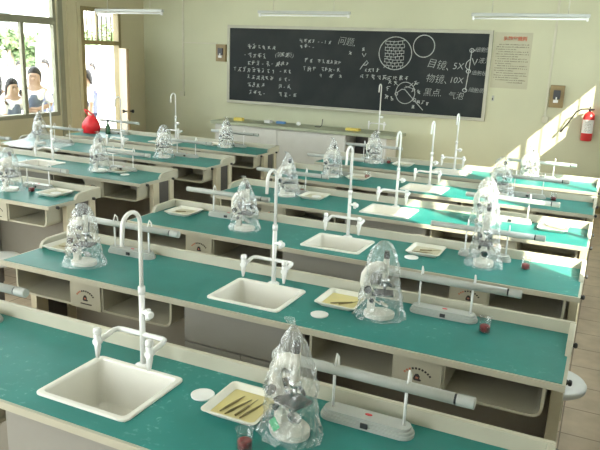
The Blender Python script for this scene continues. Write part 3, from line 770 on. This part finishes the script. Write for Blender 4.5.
# stools
def make_stool():
    r = empty('stool', (0, 0, 0))
    MB().lathe([(.08, .392), (.14, .396), (.154, .406), (.156, .424), (.148, .434), (.10, .437), (.04, .434)], n=32).build('seat', 'stool', r)
    MB().lathe([(.024, .03), (.024, .25), (.032, .26), (.032, .385), (.07, .393)], n=16).build('column', 'dark', r)
    MB().lathe([(.13, 0), (.13, .012), (.06, .028), (.03, .034)], n=28).build('base', 'dark', r)
    return r
place('stool', make_stool, (-.068, 1.795, 0), 0, 'round grey stool at the right end behind the second bench back', 'stool', 'round grey stools')
place('stool', make_stool, (-3.735, 1.785, 0), 0, 'round grey stool in the left block at the left photo edge', 'stool', 'round grey stools')

# red bag, bottle on the far left bench
bg = empty('handbag', (-6.13, 5*P+.27, T), 'bright red soft bag with a strap on the farthest left block bench', 'bag')
mb = MB(); rings = []; rnd = random.Random(5)
for j in range(13):
    t = j/12; z = .001 + .23*t
    w = .130*(.86 + .22*math.sin(PI*min(1, t*1.25)))*math.sqrt(max(.03, 1 - max(0, (t-.35)/.66)**2.4))
    rings.append([mb.bm.verts.new((w*math.cos(a)*(1 + .05*math.sin(4*a+t*5)) + .02*t, w*.62*math.sin(a)*(1 + .06*math.sin(5*a+t*3)), z + rnd.uniform(-.003, .003)*(0 < j))) for a in [2*PI*i/28 for i in range(28)]])
mb.skin(rings, True, True); mb.build('body', 'redbag', bg, smooth=True)
MB().tube([(-.03, 0, .22), (-.075, 0, .275), (-.11, .01, .30), (-.06, .01, .29), (.0, .01, .26), (.05, .01, .235), (.085, .01, .15)], .009, 8).build('strap', 'redbag', bg)
bo = empty('bottle', (-5.92, 5*P+.36, T), 'small dark green bottle beside the red bag on the farthest left bench', 'bottle')
MB().lathe([(.03, 0), (.032, .01), (.032, .09), (.012, .13), (.012, .16)], n=16).build('body', 'bottle', bo)
MB().lathe([(.014, .158), (.014, .18), (.01, .183)], n=12).build('cap', 'black', bo)

# ---------------------------------------------------------------- teacher's bench and front wall
tb = empty('demonstration_bench', (0, 0, 0), 'long pale cabinet bench with green grey top standing under the blackboard', 'bench')
tx0, tx1, ty0, ty1, tz = -5.45, -2.56, 7.2, 7.74, .87
MB().box(tx0, tx1, ty0, ty1, tz-.045, tz, .006).build('worktop', 'greentop', tb)
for x0, x1 in ((tx0+.06, -3.28), (-2.95, tx1-.12)):
    cab = MB().box(x0, x1, ty0+.05, ty1-.04, .06, tz-.045, .003).build('cabinet', 'tcab', tb)
    n = max(1, round((x1-x0)/.95))
    for i in range(n):
        a, b = x0 + (x1-x0)*i/n, x0 + (x1-x0)*(i+1)/n
        MB().box(a+.006, b-.006, ty0+.032, ty0+.05, .08, tz-.06, .003).build('cabinet_door', 'tcab', cab)
MB().box(-3.28, -2.95, ty1-.08, ty1-.05, .06, tz-.045).build('recess_panel', 'dark', tb)
MB().box(tx0+.08, tx1-.14, ty0+.09, ty1-.08, 0, .06).build('plinth', 'dark', tb)
f = make_faucet(.66); f.location = (-2.88, 7.47, tz)
tag(f, 'tall white gooseneck faucet on the demonstration bench in front of the blackboard', 'faucet', 'white gooseneck faucets')
def small(name, mb, m, loc, label, cat): return tag(mb.build(name, m, None, loc), label, cat)
small('chalk_box', MB().box(-.07, .07, -.04, .04, 0, .045, .003), 'yellow', (-5.10, 7.45, tz), 'yellow chalk box at the left end of the demonstration bench', 'box')
small('chalk_box', MB().box(-.10, .10, -.045, .045, 0, .035, .003), 'yellow', (-3.25, 7.45, tz), 'yellow flat box near the right end of the demonstration bench', 'box')
small('blackboard_eraser', MB().box(-.07, .07, -.028, .028, 0, .035, .006), 'blue', (-4.42, 7.52, tz), 'blue blackboard eraser in the middle of the demonstration bench', 'eraser')
small('chalk_box', MB().box(-.05, .05, -.04, .04, 0, .04, .003), 'paper', (-4.62, 7.5, tz), 'white chalk box left of the blue eraser on the demonstration bench', 'box')
small('paper_ball', MB().lathe([(.012, 0), (.032, .012), (.036, .03), (.024, .05), (.008, .056)], n=9), 'paper', (-4.12, 7.5, tz), 'crumpled white paper right of the blue eraser', 'paper')
small('wire_stand', MB().tube([(-.06, 0, .005), (.02, 0, .005), (.05, 0, .03), (.06, 0, .12)], .006, 8), 'black', (-3.80, 7.5, tz), 'bent black wire standing on the demonstration bench', 'wire')

bx0, bx1, bz0, bz1 = -5.60, -1.60, 1.13, 2.24
bb = empty('blackboard', (0, 0, 0), 'wide blackboard covered in chalk writing on the front wall', 'blackboard')
yb = YW-.03
MB().box(bx0, bx1, yb, YW-.004, bz0, bz1).build('slate', 'board', bb)
fr = MB(); w = .045
fr.box(bx0-w, bx1+w, yb-.012, YW-.002, bz1, bz1+w, .004); fr.box(bx0-w, bx1+w, yb-.012, YW-.002, bz0-w, bz0, .004)
fr.box(bx0-w, bx0, yb-.012, YW-.002, bz0, bz1); fr.box(bx1, bx1+w, yb-.012, YW-.002, bz0, bz1)
fr.build('frame', 'aluminium', bb)
MB().box(bx0+.1, bx1-.1, yb-.06, yb-.012, bz0-.04, bz0-.028).build('chalk_ledge', 'aluminium', bb)
BU = lambda px, py, A: A
yc = yb - .002
def stroke(mb, pts, w=.006):
    mb.tube([(x, yc, z) for x, z in pts], w, 5, sy=1)
def circle(mb, cx, cz, rx, rz, w=.006, a0=0, a1=2*PI):
    stroke(mb, [(cx + rx*math.cos(a0+(a1-a0)*i/28), cz + rz*math.sin(a0+(a1-a0)*i/28)) for i in range(29)], w)
def chalk_chars(mb, x, z, n, s, seed, w=.0042, slope=-.01):
    """handwritten characters too blurred to read: small clusters of pen strokes"""
    rnd = random.Random(seed)
    for c in range(n):
        cx = x + c*s*1.1 + rnd.uniform(-.1, .1)*s; cz = z + slope*c*s + rnd.uniform(-.08, .08)*s
        q = s*rnd.uniform(.7, 1.0)
        if rnd.random() < .14:
            stroke(mb, [(cx - .2*q, cz - .05*q), (cx + .15*q, cz)], w); continue
        for i in range(rnd.choice([1, 2, 3, 4])):
            h_ = cz + q*(.45 - rnd.uniform(.15, .3)*i) + rnd.uniform(-.08, .08)*q
            x0 = cx - q*rnd.uniform(.05, .45)
            stroke(mb, [(x0, h_ - .07*q), (x0 + q*rnd.uniform(.3, .75), h_ + rnd.uniform(-.05, .10)*q)], w)
        for i in range(rnd.choice([1, 1, 2])):
            v = rnd.uniform(-.3, .3)*q; e = rnd.uniform(-.12, .05)*q
            stroke(mb, [(cx + v, cz + rnd.uniform(.25, .5)*q), (cx + v + e*.5, cz), (cx + v + e, cz - rnd.uniform(.2, .5)*q)], w)
        if rnd.random() < .5: stroke(mb, [(cx + .05*q, cz + .1*q), (cx - .38*q, cz - .42*q)], w)
        if rnd.random() < .5: stroke(mb, [(cx - .05*q, cz + .05*q), (cx + .42*q, cz - .40*q)], w)
def words(mb, txt, x, z, s, slope=0.):
    text_mesh(mb, txt, s, (x, yc, z), (math.cos(slope), 0, math.sin(slope)), (-math.sin(slope)+.20, 0, math.cos(slope)), weight=-.016*s, depth=.001)
mb = MB()                                           # left column of notes
for x, z, n, s, sd in [(-5.25, 1.965, 6, .078, 1), (-5.33, 1.835, 5, .078, 2), (-5.25, 1.72, 8, .075, 4), (-4.72, 1.73, 3, .06, 5),
                       (-5.50, 1.61, 9, .076, 6), (-4.69, 1.62, 3, .07, 7), (-5.25, 1.505, 6, .074, 8), (-4.69, 1.49, 3, .07, 9),
                       (-5.24, 1.385, 4, .074, 10), (-4.69, 1.385, 3, .07, 11), (-5.21, 1.265, 4, .074, 12), (-4.68, 1.265, 4, .074, 13)]:
    chalk_chars(mb, x, z, n, s, sd, .0042)
words(mb, '(第    页)', -4.80, 1.83, .085)
chalk_chars(mb, -4.66, 1.865, 2, .075, 14, .004)
mb.build('chalk_writing', 'chalk', bb)
mb = MB()                                           # middle notes
for x, z, n, s, sd in [(-4.36, 2.075, 4, .062, 21), (-4.36, 1.995, 4, .062, 22), (-4.08, 2.065, 4, .055, 23), (-4.27, 1.79, 2, .085, 24), (-4.05, 1.79, 6, .06, 25),
                       (-4.30, 1.675, 3, .08, 26), (-4.00, 1.675, 5, .06, 27), (-4.02, 1.58, 1, .07, 28), (-3.85, 1.585, 1, .07, 29), (-3.70, 1.59, 1, .07, 30), (-3.56, 1.93, 1, .06, 31)]:
    chalk_chars(mb, x, z, n, s, sd, .0038)
mb.build('chalk_writing', 'chalk', bb)
mb = MB(); words(mb, '问题,', -3.775, 2.055, .125, -.10); mb.build('chalk_writing', 'chalk', bb)
mb = MB()                                           # drawing of the field of cells
circle(mb, -2.885, 1.945, .240, .225, .0065)
rnd = random.Random(8)
for i in range(9):
    z = 2.115 - .042*i
    stroke(mb, [(-3.04, z + rnd.uniform(-.008, .008)), (-2.90, z - .012), (-2.755 , z + rnd.uniform(-.01, .01))], .0042)
    for j in range(5):
        x = -3.03 + .06*j + (.03 if i % 2 else 0)
        if x < -2.75: stroke(mb, [(x, z), (x + rnd.uniform(-.008, .008), z - .042)], .0042)
circle(mb, -2.478, 2.055, .150, .148, .0065)
mb.build('chalk_drawing', 'chalk', bb)
mb = MB()
chalk_chars(mb, -3.36, 1.985, 1, .07, 41, .0045)
stroke(mb, [(-3.38, 1.93), (-3.35, 1.88), (-3.32, 1.93)], .005)
stroke(mb, [(-3.40, 1.70), (-3.36, 1.76), (-3.30, 1.83), (-3.28, 1.80), (-3.31, 1.765), (-3.35, 1.765)], .006)
for x, z, n, s, sd in [(-3.31, 1.695, 4, .055, 42), (-3.36, 1.60, 9, .076, 43)]: chalk_chars(mb, x, z, n, s, sd, .0042, .01)
mb.build('chalk_writing', 'chalk', bb)
mb = MB()
words(mb, '目镜、', -2.425, 1.79, .135, -.14); words(mb, '5X', -2.06, 1.765, .125)
words(mb, '物镜、', -2.425, 1.585, .13, -.06); words(mb, '10X', -2.09, 1.58, .115)
words(mb, '黑点.', -2.44, 1.39, .12); words(mb, '气泡', -2.09, 1.37, .11)
mb.build('chalk_writing', 'chalk', bb)
mb = MB()                                           # single cell with labels
circle(mb, -2.695, 1.405, .140, .150, .0055)
stroke(mb, [(-2.82, 1.40), (-2.75, 1.455), (-2.70, 1.45), (-2.61, 1.36), (-2.545, 1.30), (-2.42, 1.18)], .006)
stroke(mb, [(-2.72, 1.47), (-2.64, 1.50), (-2.59, 1.55)], .0045); stroke(mb, [(-2.70, 1.50), (-2.55, 1.46)], .0045)
circle(mb, -2.555, 1.315, .022, .022, .005); circle(mb, -2.825, 1.385, .020, .020, .005)
for x, z, n, s, sd in [(-2.93, 1.545, 2, .075, 51), (-2.97, 1.455, 1, .07, 52), (-2.97, 1.33, 2, .075, 53), (-2.56, 1.545, 1, .085, 54), (-2.58, 1.44, 2, .07, 55), (-2.50, 1.29, 3, .065, 56), (-2.56, 1.215, 1, .07, 57)]:
    chalk_chars(mb, x, z, n, s, sd, .0045, -.1)
mb.build('chalk_drawing', 'chalk', bb)
mb = MB()                                           # strip of a cell with four labels
stroke(mb, [(-1.815, 2.03), (-1.828, 1.76), (-1.852, 1.49)], .0065)
stroke(mb, [(-1.83, 1.90), (-1.87, 1.86), (-1.88, 1.80), (-1.84, 1.76)], .0055)
for x, z in ((-1.815, 2.02), (-1.835, 1.745), (-1.86, 1.49)): circle(mb, x, z, .028, .024, .0055)
stroke(mb, [(-1.79, 2.02), (-1.76, 2.025)], .005); stroke(mb, [(-1.80, 1.92), (-1.76, 1.83), (-1.73, 1.91)], .0055)
words(mb, '细胞壁', -1.775, 2.005, .070, .02); words(mb, '液泡', -1.72, 1.86, .085, .02)
words(mb, '细胞核', -1.795, 1.705, .068, -.03); words(mb, '细胞质', -1.815, 1.475, .070, -.03)
mb.build('chalk_drawing', 'chalk', bb)

def wallbox(name, x0, x1, z0, z1, label, cat):
    r = empty(name, (0, 0, 0), label, cat)
    MB().box(x0, x1, YW-.045, YW, z0, z1, .004).build('backplate', 'wood', r)
    xc, zc, w_, h_ = (x0+x1)/2, (z0+z1)/2, (x1-x0), (z1-z0)
    MB().box(xc-.24*w_, xc+.24*w_, YW-.065, YW-.044, zc-.12*h_, zc+.28*h_, .003).build('switch_unit', 'black', r)
    MB().box(xc-.2*w_, xc+.14*w_, YW-.062, YW-.044, zc-.28*h_, zc-.15*h_, .003).build('socket', 'white', r)
    MB().box(xc-.05*w_, xc+.05*w_, YW-.075, YW-.064, zc-.14*h_, zc-.02*h_, .002).build('toggle', 'white', r)
wallbox('switch_box', -5.855, -5.675, 1.72, 1.985, 'wooden switch box on the wall left of the blackboard', 'switch')
wallbox('switch_box', -.755, -.580, 1.335, 1.62, 'wooden switch box on the wall right of the blackboard, beside the conduit', 'switch')
def conduit(label, paths, boxc):
    r = empty('cable_conduit', (0, 0, 0), label, 'conduit')
    mb = MB()
    for (xa, xb, za, zb) in paths: mb.box(xa, xb, YW-.016, YW, za, zb, .003)
    mb.build('trunking', 'conduit', r)
    MB().box(boxc[0]-.04, boxc[0]+.04, YW-.04, YW, boxc[1]-.04, boxc[1]+.04, .005).build('junction_box', 'conduit', r)
conduit('painted conduit running down the wall left of the blackboard', [(-6.52, -6.49, 1.2, ZC), (-6.49, -5.855, 1.985, 2.005)], (-6.52, 1.17))
conduit('painted conduit running down the wall right of the poster', [(-.80, -.77, 1.2, ZC)], (-.775, 1.17))

ps = empty('notice_poster', (0, 0, 0), 'cream poster of rules with a red heading right of the blackboard', 'poster')
MB().box(-1.535, -1.055, YW-.004, YW, 1.545, 2.265).build('sheet', 'poster', ps)
mb = MB(); text_mesh(mb, '实验室规则', .060, (-1.42, YW-.007, 2.165), (1, 0, 0), (0, 0, 1), weight=.0018, depth=.002)
mb.build('heading', 'redink', ps)
mb = MB(); rnd = random.Random(3); z = 2.11
for i in range(17):
    x = -1.50 + (.03 if i % 3 == 0 else 0)
    xe = -1.09 if i % 3 != 2 else rnd.uniform(-1.3, -1.12)
    if i == 16: x, xe = -1.32, -1.13
    while x < xe:
        wd = rnd.uniform(.010, .016)
        mb.box(x, x+wd, YW-.0052, YW-.004, z-.006, z+.006 + rnd.uniform(-.003, .003)); x += wd + rnd.choice([.004, .004, .012])
    z -= .0305
mb.build('small_print', 'ink', ps)
hk = empty('wall_hook', (0, 0, 0), 'small grey hook on the wall below the poster', 'hook')
MB().box(-1.492, -1.462, YW-.01, YW, 1.37, 1.44, .003).build('plate', 'lampgrey', hk)
MB().tube([(-1.477, YW-.008, 1.40), (-1.477, YW-.035, 1.385), (-1.477, YW-.04, 1.41)], .005, 8).build('prong', 'black', hk)

fe = empty('fire_extinguisher', (-.245, YW-.085, .945), 'red fire extinguisher with black hose hanging on the front wall', 'fire extinguisher')
MB().lathe([(.060, 0), (.068, .006), (.070, .02), (.070, .30), (.060, .335), (.035, .36), (.022, .37)], n=28).build('cylinder', 'red', fe)
lbm = MB(); seg = [(.0708*math.cos(a), .0708*math.sin(a)) for a in [math.radians(200 + 140*i/14) for i in range(15)]]
for (a, b), (c, d_) in zip(seg, seg[1:]):
    lbm.bm.faces.new([lbm.bm.verts.new((a, b, .10)), lbm.bm.verts.new((c, d_, .10)), lbm.bm.verts.new((c, d_, .27)), lbm.bm.verts.new((a, b, .27))])
bmesh.ops.remove_doubles(lbm.bm, verts=lbm.bm.verts, dist=1e-5)
lo = lbm.build('paper_label', 'paper', fe); sd = lo.modifiers.new('t', 'SOLIDIFY'); sd.thickness = .001
tk = MB(); rnd = random.Random(9)
for i in range(8):
    z = .255 - i*.019
    for j in range(9):
        a = math.radians(243 + 6.3*j)
        if rnd.random() < .2: continue
        c = Vector((.0717*math.cos(a), .0717*math.sin(a), z)); u = Vector((-math.sin(a), math.cos(a), 0))
        vs = [c - u*.003 - Vector((0, 0, .003)), c + u*.003 - Vector((0, 0, .003)), c + u*.003 + Vector((0, 0, .003)), c - u*.003 + Vector((0, 0, .003))]
        tk.bm.faces.new([tk.bm.verts.new(v) for v in vs])
tko = tk.build('label_print', 'ink', lo); sd = tko.modifiers.new('t', 'SOLIDIFY'); sd.thickness = .0004
MB().tube([(0, 0, .365), (0, 0, .40)], [.018, .016], 12).build('valve', 'black', fe)
MB().box(-.012, .012, -.085, .03, .40, .412, .003).box(-.010, .010, -.075, .01, .425, .435, .003).box(-.008, .008, -.005, .012, .405, .43).build('handle', 'black', fe)
MB().tube([(.015, 0, .39), (.05, 0, .40), (-.02, -.02, .405), (-.10, 0, .395), (-.16, .01, .355), (-.20, .02, .28), (-.245, .03, .20), (-.29, .03, .13), (-.32, .03, .085)], [.009]*7 + [.011, .014], 10).build('hose', 'black', fe)
MB().box(-.03, .03, .062, .083, .22, .30, .004).build('bracket', 'black', fe)

# hanging fluorescent lamps along the front
for i, (x0, x1, lb) in enumerate([(-6.99, -5.80, 'white fluorescent batten hanging near the barred opening over the door'), (-4.30, -3.03, 'white fluorescent batten hanging above the left part of the blackboard'),
                                  (-1.57, -.335, 'white fluorescent batten hanging above the poster')]):
    zl = 2.372; y = 6.53
    r = empty('fluorescent_lamp', (0, 0, 0), lb, 'ceiling lamp', 'hanging fluorescent battens')
    MB().box(x0, x1, y-.025, y+.025, zl, zl+.036, .004).build('batten', 'lampgrey', r)
    MB().tube([(x0+.03, y, zl-.022), (x1-.03, y, zl-.016)], .011, 12).build('fluorescent_tube', 'tube', r)
    for xx in (x0+.012, x1-.032): MB().box(xx, xx+.02, y-.016, y+.016, zl-.04, zl, .003).build('lamp_holder', 'white', r)
    for xx in (x0+.22, x1-.22): MB().tube([(xx, y, zl+.034), (xx, y, ZC)], .006, 8).build('hanging_rod', 'conduit', r)

# ---------------------------------------------------------------- light
w = bpy.data.worlds.new('World'); S.world = w; w.use_nodes = True
nt = w.node_tree; bgn = nt.nodes['Background']
bgn.inputs['Color'].default_value = (.90, .97, 1.0, 1); bgn.inputs['Strength'].default_value = 5.5
sl = bpy.data.lights.new('sun', 'SUN'); sl.energy = 15; sl.angle = math.radians(.6); sl.color = (1, .93, .76)
so = bpy.data.objects.new('sun', sl); COL.objects.link(so)
so.rotation_euler = Vector((-1, .69, -1.0)).to_track_quat('-Z', 'Y').to_euler()

# ---------------------------------------------------------------- camera
cam = bpy.data.cameras.new('camera'); co = bpy.data.objects.new('camera', cam); COL.objects.link(co)
cam.sensor_width = 36; cam.lens = 662.62/600*36; cam.clip_start = .02; cam.clip_end = 300
pt, yw, rl = map(math.radians, (14.52, 24.5694, 2.2471))
fwd = Vector((-math.sin(yw)*math.cos(pt), math.cos(yw)*math.cos(pt), -math.sin(pt)))
right = Vector((math.cos(yw), math.sin(yw), 0)); up = right.cross(fwd)
r2 = math.cos(rl)*right + math.sin(rl)*up; u2 = -math.sin(rl)*right + math.cos(rl)*up
mw = Matrix((r2, u2, -fwd)).transposed().to_4x4(); mw.translation = (.0139, -1.3543, T+1.1151)
co.matrix_world = mw
S.camera = co
S.view_settings.view_transform = 'Standard'; S.view_settings.look = 'None'
S.view_settings.gamma = 1; S.view_settings.use_curve_mapping = False
S.view_settings.exposure = .40
